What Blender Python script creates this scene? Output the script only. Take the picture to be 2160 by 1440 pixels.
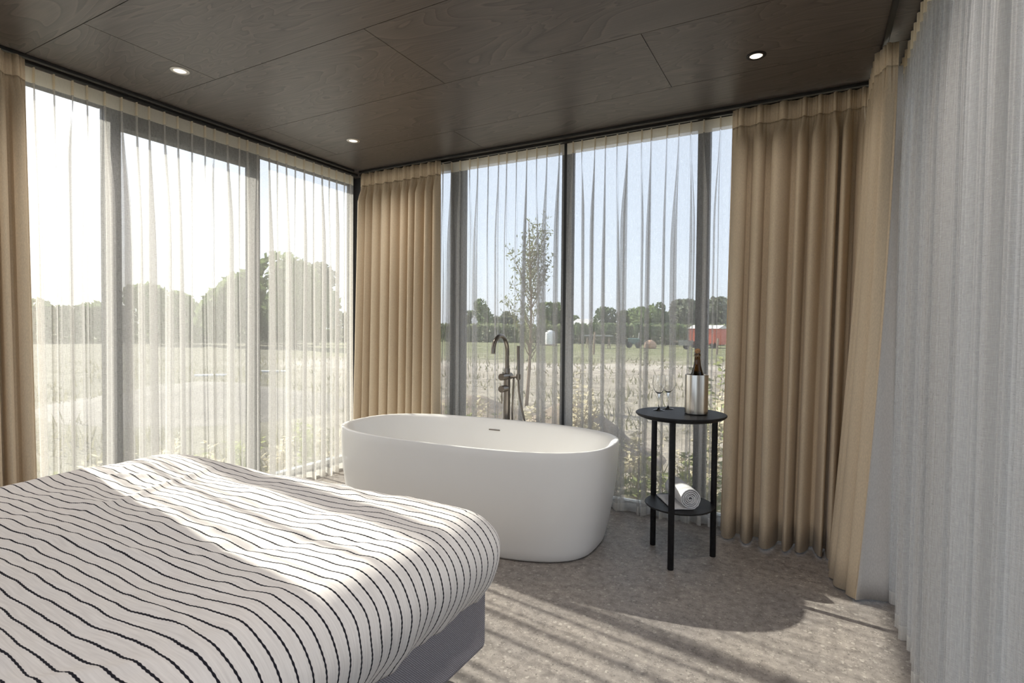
import bpy, bmesh, math, random
from math import sin, cos, pi, radians, sqrt
from mathutils import Vector, Matrix, noise, Quaternion

for o in list(bpy.data.objects):
    bpy.data.objects.remove(o, do_unlink=True)
scene = bpy.context.scene
col = scene.collection
random.seed(11)

# ------------------------------------------------------------------ camera
F_PX, YAW, PITCH, ROLL = 1153.55, 0.50123, 0.023033, 0.008872
CAM = Vector((0, 0, 1.2))
_fw = Vector((-sin(YAW) * cos(PITCH), cos(YAW) * cos(PITCH), -sin(PITCH)))
_rt = Vector((cos(YAW), sin(YAW), 0))
_up = _rt.cross(_fw)
RT = _rt * cos(ROLL) + _up * sin(ROLL)
UP = _up * cos(ROLL) - _rt * sin(ROLL)
cd = bpy.data.cameras.new('camera')
cam = bpy.data.objects.new('camera', cd)
col.objects.link(cam)
m = Matrix((RT, UP, -_fw)).transposed().to_4x4()
m.translation = CAM
cam.matrix_world = m
cd.sensor_fit = 'HORIZONTAL'; cd.sensor_width = 36.0
cd.lens = F_PX / 2160 * 36
cd.clip_start = 0.02; cd.clip_end = 2000
scene.camera = cam

# ------------------------------------------------------------------ sky, sun, exposure
SUN_D = Vector((1.0, -0.15, -0.625)).normalized()      # travel direction of the sunlight
SUN_STRENGTH = 7.4
SKY_STRENGTH = 0.03
HAZE_STRENGTH = 0.70
scene.view_settings.view_transform = 'Standard'
scene.view_settings.look = 'None'
scene.view_settings.gamma = 1.0
scene.view_settings.use_curve_mapping = False
scene.view_settings.exposure = 0.95
w = bpy.data.worlds.new('sky'); scene.world = w; w.use_nodes = True
nt = w.node_tree; nt.nodes.clear()
sky = nt.nodes.new('ShaderNodeTexSky'); sky.sky_type = 'NISHITA'
sky.sun_disc = False
sky.sun_elevation = math.asin(-SUN_D.z)
sky.sun_rotation = math.atan2(-SUN_D.x, -SUN_D.y)
sky.altitude = 0; sky.air_density = 1.0; sky.dust_density = 2.2; sky.ozone_density = 1.0
bg = nt.nodes.new('ShaderNodeBackground'); bg.inputs['Strength'].default_value = SKY_STRENGTH
hz = nt.nodes.new('ShaderNodeBackground'); hz.inputs['Color'].default_value = (.86, .92, 1.08, 1); hz.inputs['Strength'].default_value = HAZE_STRENGTH
sm = nt.nodes.new('ShaderNodeAddShader')                # clear sky plus an even thin summer haze
wo = nt.nodes.new('ShaderNodeOutputWorld')
nt.links.new(sky.outputs[0], bg.inputs['Color']); nt.links.new(bg.outputs[0], sm.inputs[0]); nt.links.new(hz.outputs[0], sm.inputs[1]); nt.links.new(sm.outputs[0], wo.inputs['Surface'])
sl = bpy.data.lights.new('sun', 'SUN'); sl.energy = SUN_STRENGTH; sl.angle = radians(0.6)
sl.color = (1.0, 0.93, 0.83)
so = bpy.data.objects.new('sun', sl); col.objects.link(so)
so.rotation_euler = SUN_D.to_track_quat('-Z', 'Y').to_euler(); so.location = (-20, 3, 14)
try:
    scene.cycles.transparent_max_bounces = 40
    scene.cycles.max_bounces = 12
    scene.cycles.diffuse_bounces = 6
    scene.cycles.sample_clamp_indirect = 6.0
except Exception:
    pass

def ray(px, py):
    return (_fw + RT * ((px - 1080) / F_PX) - UP * ((py - 720) / F_PX))
def at_dist(px, d):
    """ground-plan point in the direction of pixel column px, horizontal distance d"""
    r = ray(px, 690); h = Vector((r.x, r.y, 0)).normalized()
    return CAM.x + h.x * d, CAM.y + h.y * d

# ------------------------------------------------------------------ materials
MATS = {}
def newmat(name):
    mt = bpy.data.materials.new(name); mt.use_nodes = True
    n = mt.node_tree; b = n.nodes['Principled BSDF']
    MATS[name] = mt
    return mt, n, b
def L(n, a, b): n.links.new(a, b)
def N(n, t, **kw):
    x = n.nodes.new(t)
    for k, v in kw.items():
        if k.startswith('_'): setattr(x, k[1:], v)
        else: x.inputs[k].default_value = v
    return x
def ramp(n, fac, stops, interp='LINEAR'):
    r = n.nodes.new('ShaderNodeValToRGB'); e = r.color_ramp
    e.interpolation = interp
    while len(e.elements) > 1: e.elements.remove(e.elements[-1])
    e.elements[0].position = stops[0][0]; e.elements[0].color = (*stops[0][1], 1)
    for p, c in stops[1:]:
        q = e.elements.new(p); q.color = (*c, 1)
    L(n, fac, r.inputs['Fac']); return r
def mapping(n, scale=(1, 1, 1), coord='Object'):
    tc = n.nodes.new('ShaderNodeTexCoord'); mp = n.nodes.new('ShaderNodeMapping')
    mp.inputs['Scale'].default_value = scale
    L(n, tc.outputs[coord], mp.inputs['Vector']); return mp
def simple(name, c, rough=.5, metal=0, var=.08, vscale=30, bump=0, bscale=200, spec=.5):
    mt, n, b = newmat(name)
    mp = mapping(n); nz = N(n, 'ShaderNodeTexNoise', Scale=vscale, Detail=4.0); L(n, mp.outputs[0], nz.inputs['Vector'])
    lo = tuple(max(0, x * (1 - var)) for x in c); hi = tuple(min(1, x * (1 + var)) for x in c)
    r = ramp(n, nz.outputs['Fac'], [(.3, lo), (.7, hi)])
    L(n, r.outputs[0], b.inputs['Base Color'])
    b.inputs['Roughness'].default_value = rough; b.inputs['Metallic'].default_value = metal
    b.inputs['Specular IOR Level'].default_value = spec
    if bump:
        n2 = N(n, 'ShaderNodeTexNoise', Scale=bscale, Detail=3.0); L(n, mp.outputs[0], n2.inputs['Vector'])
        bp = N(n, 'ShaderNodeBump', Strength=bump, Distance=.002); L(n, n2.outputs['Fac'], bp.inputs['Height'])
        L(n, bp.outputs[0], b.inputs['Normal'])
    return mt

def mat_cloth_sheer(name, colr, trans, transl_col, slub=.11):
    """open weave: part of the light passes straight through, the threads scatter the rest"""
    mt = bpy.data.materials.new(name); mt.use_nodes = True; MATS[name] = mt
    n = mt.node_tree; n.nodes.clear()
    out = n.nodes.new('ShaderNodeOutputMaterial')
    tr = n.nodes.new('ShaderNodeBsdfTransparent')
    df = n.nodes.new('ShaderNodeBsdfDiffuse'); df.inputs['Color'].default_value = (*colr, 1)
    tl = n.nodes.new('ShaderNodeBsdfTranslucent'); tl.inputs['Color'].default_value = (*transl_col, 1)
    mx = N(n, 'ShaderNodeMixShader', Fac=.5); L(n, df.outputs[0], mx.inputs[1]); L(n, tl.outputs[0], mx.inputs[2])
    # horizontal and vertical slubs in the weave
    a = mapping(n, (60, 60, 900)); na = N(n, 'ShaderNodeTexNoise', Scale=1.0, Detail=2.0); L(n, a.outputs[0], na.inputs['Vector'])
    c = mapping(n, (700, 700, 40)); nc = N(n, 'ShaderNodeTexNoise', Scale=1.0, Detail=2.0); L(n, c.outputs[0], nc.inputs['Vector'])
    ad = N(n, 'ShaderNodeMath', _operation='ADD'); L(n, na.outputs['Fac'], ad.inputs[0]); L(n, nc.outputs['Fac'], ad.inputs[1])
    mr = N(n, 'ShaderNodeMapRange'); mr.inputs['From Min'].default_value = .7; mr.inputs['From Max'].default_value = 1.3
    mr.inputs['To Min'].default_value = max(0, trans - slub); mr.inputs['To Max'].default_value = min(1, trans + slub)
    L(n, ad.outputs[0], mr.inputs['Value'])
    m2 = n.nodes.new('ShaderNodeMixShader'); L(n, mr.outputs[0], m2.inputs['Fac']); L(n, mx.outputs[0], m2.inputs[1]); L(n, tr.outputs[0], m2.inputs[2])
    L(n, m2.outputs[0], out.inputs['Surface'])
    return mt
mat_cloth_sheer('sheer', (.92, .915, .91), .59, (.53, .52, .505))
mat_cloth_sheer('sheer_hem', (.86, .85, .83), .42, (.78, .76, .73), .08)
mat_cloth_sheer('header_tape', (.95, .90, .80), .12, (.97, .91, .78), .05)

def mat_drape(name, c, transl=.10):
    mt, n, b = newmat(name)
    mp = mapping(n, (1, 1, .35)); nz = N(n, 'ShaderNodeTexNoise', Scale=260.0, Detail=3.0); L(n, mp.outputs[0], nz.inputs['Vector'])
    r = ramp(n, nz.outputs['Fac'], [(.3, tuple(x * .9 for x in c)), (.7, tuple(x * 1.06 for x in c))])
    L(n, r.outputs[0], b.inputs['Base Color'])
    b.inputs['Roughness'].default_value = .78
    b.inputs['Specular IOR Level'].default_value = .25
    b.inputs['Sheen Weight'].default_value = .12
    bp = N(n, 'ShaderNodeBump', Strength=.15, Distance=.001); L(n, nz.outputs['Fac'], bp.inputs['Height']); L(n, bp.outputs[0], b.inputs['Normal'])
    return mt
mat_drape('drape', (.63, .515, .37))
mat_drape('drape_header', (.66, .54, .39))
mat_drape('lining', (.56, .53, .50))

def mat_floor():
    mt, n, b = newmat('terrazzo')
    mp = mapping(n)
    big = N(n, 'ShaderNodeTexNoise', Scale=3.2, Detail=4.0); L(n, mp.outputs[0], big.inputs['Vector'])
    nz = N(n, 'ShaderNodeTexNoise', Scale=26.0, Detail=6.0, Roughness=.65); L(n, mp.outputs[0], nz.inputs['Vector'])
    base = ramp(n, nz.outputs['Fac'], [(.30, (.165, .149, .140)), (.5, (.268, .244, .227)), (.72, (.37, .338, .312))])
    # distort the chip field so the chips are irregular
    dn = N(n, 'ShaderNodeTexNoise', Scale=60.0, Detail=2.0); L(n, mp.outputs[0], dn.inputs['Vector'])
    vm = n.nodes.new('ShaderNodeVectorMath'); vm.operation = 'MULTIPLY_ADD'
    L(n, dn.outputs['Color'], vm.inputs[0]); vm.inputs[1].default_value = (.012, .012, .012); L(n, mp.outputs[0], vm.inputs[2])
    cur = base.outputs[0]
    for sc, thr, lo, hi in ((48, .34, (.40, .375, .345), (.54, .505, .46)), (75, .30, (.07, .065, .062), (.14, .13, .12)), (120, .32, (.42, .39, .35), (.56, .52, .47)), (160, .34, (.06, .056, .054), (.13, .12, .112))):
        v = N(n, 'ShaderNodeTexVoronoi', Scale=float(sc)); L(n, vm.outputs[0], v.inputs['Vector'])
        sep = n.nodes.new('ShaderNodeSeparateColor'); L(n, v.outputs['Color'], sep.inputs[0])
        pick = N(n, 'ShaderNodeMath', _operation='LESS_THAN'); L(n, sep.outputs[0], pick.inputs[0]); pick.inputs[1].default_value = .20
        near = N(n, 'ShaderNodeMath', _operation='LESS_THAN'); L(n, v.outputs['Distance'], near.inputs[0]); near.inputs[1].default_value = thr
        mk = N(n, 'ShaderNodeMath', _operation='MULTIPLY'); L(n, pick.outputs[0], mk.inputs[0]); L(n, near.outputs[0], mk.inputs[1])
        mk2 = N(n, 'ShaderNodeMath', _operation='MULTIPLY'); L(n, mk.outputs[0], mk2.inputs[0]); mk2.inputs[1].default_value = .55
        cc = ramp(n, sep.outputs[1], [(0, lo), (1, hi)])
        mx = n.nodes.new('ShaderNodeMix'); mx.data_type = 'RGBA'
        L(n, mk2.outputs[0], mx.inputs['Factor']); L(n, cur, mx.inputs['A']); L(n, cc.outputs[0], mx.inputs['B'])
        cur = mx.outputs['Result']
    tone = ramp(n, big.outputs['Fac'], [(.3, (.86, .86, .87)), (.7, (1.1, 1.08, 1.05))])
    mu = n.nodes.new('ShaderNodeMix'); mu.data_type = 'RGBA'; mu.blend_type = 'MULTIPLY'; mu.inputs['Factor'].default_value = 1
    L(n, cur, mu.inputs['A']); L(n, tone.outputs[0], mu.inputs['B'])
    L(n, mu.outputs['Result'], b.inputs['Base Color'])
    b.inputs['Roughness'].default_value = .5; b.inputs['Specular IOR Level'].default_value = .4
    bp = N(n, 'ShaderNodeBump', Strength=.12, Distance=.001); L(n, nz.outputs['Fac'], bp.inputs['Height']); L(n, bp.outputs[0], b.inputs['Normal'])
mat_floor()

def mat_ply():
    mt, n, b = newmat('stained_plywood')
    tc = n.nodes.new('ShaderNodeTexCoord'); oi = n.nodes.new('ShaderNodeObjectInfo')
    off = n.nodes.new('ShaderNodeVectorMath'); off.operation = 'MULTIPLY_ADD'
    cx = n.nodes.new('ShaderNodeCombineXYZ')
    for i in range(3): L(n, oi.outputs['Random'], cx.inputs[i])
    L(n, cx.outputs[0], off.inputs[0]); off.inputs[1].default_value = (17, 31, 0); L(n, tc.outputs['Object'], off.inputs[2])
    mp = n.nodes.new('ShaderNodeMapping'); mp.inputs['Scale'].default_value = (.55, 2.2, 1); L(n, off.outputs[0], mp.inputs['Vector'])
    nz = N(n, 'ShaderNodeTexNoise', Scale=1.35, Detail=3.0, Roughness=.5, Distortion=.9); L(n, mp.outputs[0], nz.inputs['Vector'])
    # contour bands of rotary-cut veneer
    ml = N(n, 'ShaderNodeMath', _operation='MULTIPLY'); L(n, nz.outputs['Fac'], ml.inputs[0]); ml.inputs[1].default_value = 24
    fr = N(n, 'ShaderNodeMath', _operation='FRACT'); L(n, ml.outputs[0], fr.inputs[0])
    band = ramp(n, fr.outputs[0], [(0, (.55, .55, .55)), (.12, (.84, .84, .84)), (.8, (1.1, 1.1, 1.1)), (.93, (1.35, 1.32, 1.28)), (1, (.55, .55, .55))])
    mp2 = n.nodes.new('ShaderNodeMapping'); mp2.inputs['Scale'].default_value = (3, 70, 1); L(n, off.outputs[0], mp2.inputs['Vector'])
    fine = N(n, 'ShaderNodeTexNoise', Scale=1.6, Detail=4.0); L(n, mp2.outputs[0], fine.inputs['Vector'])
    fr2 = ramp(n, fine.outputs['Fac'], [(.25, (.82, .82, .82)), (.75, (1.12, 1.12, 1.12))])
    bc = n.nodes.new('ShaderNodeRGB'); bc.outputs[0].default_value = (.094, .078, .070, 1)
    cur = bc.outputs[0]
    for q in (band, fr2):
        mu = n.nodes.new('ShaderNodeMix'); mu.data_type = 'RGBA'; mu.blend_type = 'MULTIPLY'; mu.inputs['Factor'].default_value = .95
        L(n, cur, mu.inputs['A']); L(n, q.outputs[0], mu.inputs['B']); cur = mu.outputs['Result']
    L(n, cur, b.inputs['Base Color'])
    b.inputs['Roughness'].default_value = .38; b.inputs['Specular IOR Level'].default_value = .8
    bp = N(n, 'ShaderNodeBump', Strength=.25, Distance=.001); L(n, fine.outputs['Fac'], bp.inputs['Height']); L(n, bp.outputs[0], b.inputs['Normal'])
mat_ply()

def mat_duvet():
    mt, n, b = newmat('striped_cotton')
    uv = n.nodes.new('ShaderNodeUVMap'); uv.uv_map = 'rest'
    sp = n.nodes.new('ShaderNodeSeparateXYZ'); L(n, uv.outputs[0], sp.inputs[0])
    mp = n.nodes.new('ShaderNodeMapping'); mp.inputs['Scale'].default_value = (11, 3, 1); L(n, uv.outputs[0], mp.inputs['Vector'])
    wob = N(n, 'ShaderNodeTexNoise', Scale=1.0, Detail=3.0); L(n, mp.outputs[0], wob.inputs['Vector'])
    wm = N(n, 'ShaderNodeMath', _operation='MULTIPLY_ADD'); L(n, wob.outputs['Fac'], wm.inputs[0]); wm.inputs[1].default_value = .004; L(n, sp.outputs['Y'], wm.inputs[2])
    dv = N(n, 'ShaderNodeMath', _operation='DIVIDE'); L(n, wm.outputs[0], dv.inputs[0]); dv.inputs[1].default_value = .0335
    fr = N(n, 'ShaderNodeMath', _operation='FRACT'); L(n, dv.outputs[0], fr.inputs[0])
    sb = N(n, 'ShaderNodeMath', _operation='SUBTRACT'); L(n, fr.outputs[0], sb.inputs[0]); sb.inputs[1].default_value = .5
    ab = N(n, 'ShaderNodeMath', _operation='ABSOLUTE'); L(n, sb.outputs[0], ab.inputs[0])
    # stitches: the line swells and thins along its length
    st = N(n, 'ShaderNodeMath', _operation='MULTIPLY'); L(n, sp.outputs['X'], st.inputs[0]); st.inputs[1].default_value = 2 * pi / .0125
    sn = N(n, 'ShaderNodeMath', _operation='SINE'); L(n, st.outputs[0], sn.inputs[0])
    th = N(n, 'ShaderNodeMath', _operation='MULTIPLY_ADD'); L(n, sn.outputs[0], th.inputs[0]); th.inputs[1].default_value = .014; th.inputs[2].default_value = .068
    df = N(n, 'ShaderNodeMath', _operation='SUBTRACT'); L(n, th.outputs[0], df.inputs[0]); L(n, ab.outputs[0], df.inputs[1])
    mr = N(n, 'ShaderNodeMapRange'); mr.inputs['From Min'].default_value = -.012; mr.inputs['From Max'].default_value = .012; L(n, df.outputs[0], mr.inputs['Value'])
    mp3 = n.nodes.new('ShaderNodeMapping'); mp3.inputs['Scale'].default_value = (12, 240, 1); L(n, uv.outputs[0], mp3.inputs['Vector'])
    mp3.inputs['Rotation'].default_value = (0, 0, .5)
    wv = N(n, 'ShaderNodeTexNoise', Scale=1.0, Detail=4.0); L(n, mp3.outputs[0], wv.inputs['Vector'])
    cl = ramp(n, wv.outputs['Fac'], [(.3, (.72, .685, .66)), (.7, (.85, .815, .785))])
    mx = n.nodes.new('ShaderNodeMix'); mx.data_type = 'RGBA'
    L(n, mr.outputs[0], mx.inputs['Factor']); L(n, cl.outputs[0], mx.inputs['A']); mx.inputs['B'].default_value = (.013, .013, .020, 1)
    L(n, mx.outputs['Result'], b.inputs['Base Color'])
    b.inputs['Roughness'].default_value = .85; b.inputs['Specular IOR Level'].default_value = .2
    bp = N(n, 'ShaderNodeBump', Strength=.3, Distance=.0015); L(n, wv.outputs['Fac'], bp.inputs['Height']); L(n, bp.outputs[0], b.inputs['Normal'])
mat_duvet()

def mat_weave(name, c1, c2):
    mt, n, b = newmat(name)
    mp = mapping(n, (1, 1, 1))
    w1 = N(n, 'ShaderNodeTexWave', Scale=95.0, Distortion=1.5, Detail=2.0); w1.bands_direction = 'DIAGONAL'; L(n, mp.outputs[0], w1.inputs['Vector'])
    nz = N(n, 'ShaderNodeTexNoise', Scale=320.0, Detail=2.0); L(n, mp.outputs[0], nz.inputs['Vector'])
    mu = N(n, 'ShaderNodeMath', _operation='MULTIPLY'); L(n, w1.outputs['Fac'], mu.inputs[0]); L(n, nz.outputs['Fac'], mu.inputs[1])
    r = ramp(n, mu.outputs[0], [(.1, c1), (.6, c2)]); L(n, r.outputs[0], b.inputs['Base Color'])
    b.inputs['Roughness'].default_value = .9; b.inputs['Specular IOR Level'].default_value = .15
    bp = N(n, 'ShaderNodeBump', Strength=.5, Distance=.002); L(n, mu.outputs[0], bp.inputs['Height']); L(n, bp.outputs[0], b.inputs['Normal'])
mat_weave('boxspring_fabric', (.20, .188, .205), (.46, .44, .465))

def mat_glass(name, tint, ior=1.45):
    mt = bpy.data.materials.new(name); mt.use_nodes = True; MATS[name] = mt
    n = mt.node_tree; n.nodes.clear(); out = n.nodes.new('ShaderNodeOutputMaterial')
    tr = n.nodes.new('ShaderNodeBsdfTransparent'); tr.inputs['Color'].default_value = (*tint, 1)
    gl = N(n, 'ShaderNodeBsdfGlossy', Roughness=.01)
    fz = N(n, 'ShaderNodeFresnel', IOR=ior)
    mx = n.nodes.new('ShaderNodeMixShader'); L(n, fz.outputs[0], mx.inputs['Fac']); L(n, tr.outputs[0], mx.inputs[1]); L(n, gl.outputs[0], mx.inputs[2])
    L(n, mx.outputs[0], out.inputs['Surface'])
mat_glass('window_glass', (.93, .95, .94), 1.35)
def mat_real_glass(name, c, rough=0.0):
    mt, n, b = newmat(name)
    mp = mapping(n); nz = N(n, 'ShaderNodeTexNoise', Scale=8.0); L(n, mp.outputs[0], nz.inputs['Vector'])
    r = ramp(n, nz.outputs['Fac'], [(.3, tuple(x * .97 for x in c)), (.7, c)]); L(n, r.outputs[0], b.inputs['Base Color'])
    b.inputs['Transmission Weight'].default_value = 1; b.inputs['Roughness'].default_value = rough; b.inputs['IOR'].default_value = 1.48
mat_real_glass('wine_glass', (1, 1, 1))
mat_real_glass('bottle_glass', (.10, .042, .009), .02)

def mat_brushed(name, c, rough, axis_scale):
    mt, n, b = newmat(name)
    mp = mapping(n, axis_scale); nz = N(n, 'ShaderNodeTexNoise', Scale=1.0, Detail=3.0); L(n, mp.outputs[0], nz.inputs['Vector'])
    r = ramp(n, nz.outputs['Fac'], [(.3, tuple(x * .86 for x in c)), (.7, tuple(min(1, x * 1.1) for x in c))]); L(n, r.outputs[0], b.inputs['Base Color'])
    b.inputs['Metallic'].default_value = 1; b.inputs['Roughness'].default_value = rough
    bp = N(n, 'ShaderNodeBump', Strength=.06, Distance=.001); L(n, nz.outputs['Fac'], bp.inputs['Height']); L(n, bp.outputs[0], b.inputs['Normal'])
mat_brushed('brushed_steel', (.66, .63, .58), .24, (900, 900, 14))
mat_brushed('brushed_nickel', (.27, .24, .21), .30, (900, 900, 20))
simple('steel_inside', (.10, .10, .10), .4, .8)
simple('acrylic', (.83, .82, .80), .34, 0, .012, 3)
simple('black_wood', (.010, .010, .0115), .5, 0, .35, 60, .25, 150, .3)
simple('black_metal', (.012, .012, .012), .42, .2)
simple('rail_channel', (.05, .05, .05), .35, .6)
simple('frame_alu', (.055, .056, .058), .45, .2)
simple('sill_alu', (.42, .43, .44), .35, .7)
simple('dark_back', (.008, .008, .008), .9)
simple('cork', (.34, .19, .09), .8, 0, .3, 120)
simple('foil_wire', (.45, .40, .30), .3, 1)
simple('towel', (.70, .70, .71), .95, 0, .06, 60, .9, 260, .1)
simple('bezel', (.62, .60, .57), .35, .9)
simple('mattress_fabric', (.6, .6, .58), .9)
simple('bark', (.13, .105, .08), .9, 0, .3, 12, .4, 30)
simple('twig', (.24, .17, .11), .9, 0, .25, 30)
simple('white_plastic', (.8, .8, .8), .4)
simple('red_steel', (.62, .13, .07), .5, 0, .1, 4)
simple('pale_roof', (.62, .60, .58), .6, 0, .1, 2)
simple('brick_wall', (.30, .22, .18), .8, 0, .2, 9)
simple('old_wood', (.30, .23, .17), .85, 0, .25, 20)
simple('machine_green', (.06, .12, .11), .55)
simple('machine_grey', (.28, .28, .27), .6)
simple('tyre', (.02, .02, .02), .8)
simple('soil', (.21, .165, .125), .95, 0, .35, 9, .8, 14)
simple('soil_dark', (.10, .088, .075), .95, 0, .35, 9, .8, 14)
simple('hay', (.44, .29, .20), .9, 0, .2, 12)
simple('wall_panel', (.80, .79, .77), .6, 0, .1, 5)  # unseen walls, kept pale to bounce fill light into the room
def leafmat(name, c, tl=.35):
    mt = bpy.data.materials.new(name); mt.use_nodes = True; MATS[name] = mt
    n = mt.node_tree; n.nodes.clear(); out = n.nodes.new('ShaderNodeOutputMaterial')
    mp = mapping(n); nz = N(n, 'ShaderNodeTexNoise', Scale=2.3, Detail=4.0); L(n, mp.outputs[0], nz.inputs['Vector'])
    r = ramp(n, nz.outputs['Fac'], [(.3, tuple(x * .62 for x in c)), (.7, tuple(x * 1.25 for x in c))])
    df = n.nodes.new('ShaderNodeBsdfDiffuse'); tr = n.nodes.new('ShaderNodeBsdfTranslucent')
    L(n, r.outputs[0], df.inputs['Color']); L(n, r.outputs[0], tr.inputs['Color'])
    mx = N(n, 'ShaderNodeMixShader', Fac=tl); L(n, df.outputs[0], mx.inputs[1]); L(n, tr.outputs[0], mx.inputs[2]); L(n, mx.outputs[0], out.inputs['Surface'])
leafmat('leaf_dark', (0.118, 0.162, 0.076))
leafmat('leaf_mid', (0.189, 0.243, 0.108))
leafmat('leaf_grey', (0.189, 0.207, 0.153))
leafmat('leaf_willow', (0.224, 0.238, 0.126))
leafmat('leaf_hedge', (.27, .30, .17))
leafmat('leaf_weed', (.36, .40, .18))
leafmat('leaf_dry', (.66, .60, .45))
leafmat('grass', (.20, .19, .11))

def mat_ground():
    mt, n, b = newmat('field')
    tc = n.nodes.new('ShaderNodeTexCoord'); sp = n.nodes.new('ShaderNodeSeparateXYZ'); L(n, tc.outputs['Object'], sp.inputs[0])
    n1 = N(n, 'ShaderNodeTexNoise', Scale=.16, Detail=6.0, Roughness=.62); L(n, tc.outputs['Object'], n1.inputs['Vector'])
    n2 = N(n, 'ShaderNodeTexNoise', Scale=1.6, Detail=8.0, Roughness=.7); L(n, tc.outputs['Object'], n2.inputs['Vector'])
    grass = ramp(n, n2.outputs['Fac'], [(.3, (.09, .10, .05)), (.55, (.18, .185, .10)), (.75, (.28, .255, .165))])
    dirt = ramp(n, n2.outputs['Fac'], [(.3, (.20, .168, .14)), (.55, (.35, .305, .26)), (.75, (.47, .42, .36))])
    # bare soil near the house and as a track, grass farther out (bands follow the field's Y, edges ragged)
    ya = N(n, 'ShaderNodeMath', _operation='MULTIPLY_ADD'); L(n, n1.outputs['Fac'], ya.inputs[0]); ya.inputs[1].default_value = 16; L(n, sp.outputs['Y'], ya.inputs[2])
    xs = N(n, 'ShaderNodeMath', _operation='MULTIPLY_ADD'); L(n, sp.outputs['X'], xs.inputs[0]); xs.inputs[1].default_value = -.45; L(n, ya.outputs[0], xs.inputs[2])
    dv = N(n, 'ShaderNodeMath', _operation='DIVIDE'); L(n, xs.outputs[0], dv.inputs[0]); dv.inputs[1].default_value = 100
    g = ramp(n, dv.outputs[0], [(.0, (.2, .2, .2)), (.14, (.15, .15, .15)), (.20, (.25, .25, .25)), (.31, (.05, .05, .05)), (.345, (.0, .0, .0)), (.37, (.8, .8, .8)), (.5, (1, 1, 1)), (1, (1, 1, 1))])
    ad = N(n, 'ShaderNodeMath', _operation='MULTIPLY_ADD'); L(n, n1.outputs['Fac'], ad.inputs[0]); ad.inputs[1].default_value = .9; ad.inputs[2].default_value = -.45
    s2 = N(n, 'ShaderNodeMath', _operation='ADD', _use_clamp=True); L(n, g.outputs[0], s2.inputs[0]); L(n, ad.outputs[0], s2.inputs[1])
    mx = n.nodes.new('ShaderNodeMix'); mx.data_type = 'RGBA'; L(n, s2.outputs[0], mx.inputs['Factor']); L(n, dirt.outputs[0], mx.inputs['A']); L(n, grass.outputs[0], mx.inputs['B'])
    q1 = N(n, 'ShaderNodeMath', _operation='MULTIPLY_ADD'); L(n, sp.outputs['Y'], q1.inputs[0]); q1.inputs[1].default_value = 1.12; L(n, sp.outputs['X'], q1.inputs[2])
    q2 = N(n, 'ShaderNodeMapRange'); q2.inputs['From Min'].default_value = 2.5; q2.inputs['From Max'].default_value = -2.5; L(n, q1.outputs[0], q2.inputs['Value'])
    lf = ramp(n, n2.outputs['Fac'], [(.3, (.055, .052, .038)), (.5, (.115, .108, .078)), (.72, (.17, .155, .12))])  # grassier left field, with the shade of backlit clods put into its colour
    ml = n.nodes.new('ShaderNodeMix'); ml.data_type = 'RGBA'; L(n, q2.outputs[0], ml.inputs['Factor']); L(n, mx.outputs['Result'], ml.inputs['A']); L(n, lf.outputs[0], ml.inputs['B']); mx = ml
    road = ramp(n, dv.outputs[0], [(.295, (0, 0, 0)), (.312, (1, 1, 1)), (.338, (1, 1, 1)), (.352, (0, 0, 0))])
    rx_in = N(n, 'ShaderNodeMapRange'); rx_in.inputs['From Min'].default_value = -22; rx_in.inputs['From Max'].default_value = -14; L(n, sp.outputs['X'], rx_in.inputs['Value'])
    rm = N(n, 'ShaderNodeMath', _operation='MULTIPLY'); L(n, road.outputs[0], rm.inputs[0]); L(n, rx_in.outputs[0], rm.inputs[1])
    m3 = n.nodes.new('ShaderNodeMix'); m3.data_type = 'RGBA'; L(n, rm.outputs[0], m3.inputs['Factor']); L(n, mx.outputs['Result'], m3.inputs['A']); m3.inputs['B'].default_value = (.40, .36, .31, 1)
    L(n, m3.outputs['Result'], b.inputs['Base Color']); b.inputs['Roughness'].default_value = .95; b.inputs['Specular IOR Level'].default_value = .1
    bp = N(n, 'ShaderNodeBump', Strength=.8, Distance=.15); L(n, n2.outputs['Fac'], bp.inputs['Height']); L(n, bp.outputs[0], b.inputs['Normal'])
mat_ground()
def mat_lamp():
    mt, n, b = newmat('lamp_lens')
    mp = mapping(n); nz = N(n, 'ShaderNodeTexVoronoi', Scale=160.0); L(n, mp.outputs[0], nz.inputs['Vector'])
    r = ramp(n, nz.outputs['Distance'], [(0, (1, .90, .76)), (1, (.8, .7, .58))])
    L(n, r.outputs[0], b.inputs['Base Color']); L(n, r.outputs[0], b.inputs['Emission Color']); b.inputs['Emission Strength'].default_value = .75
mat_lamp()

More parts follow.
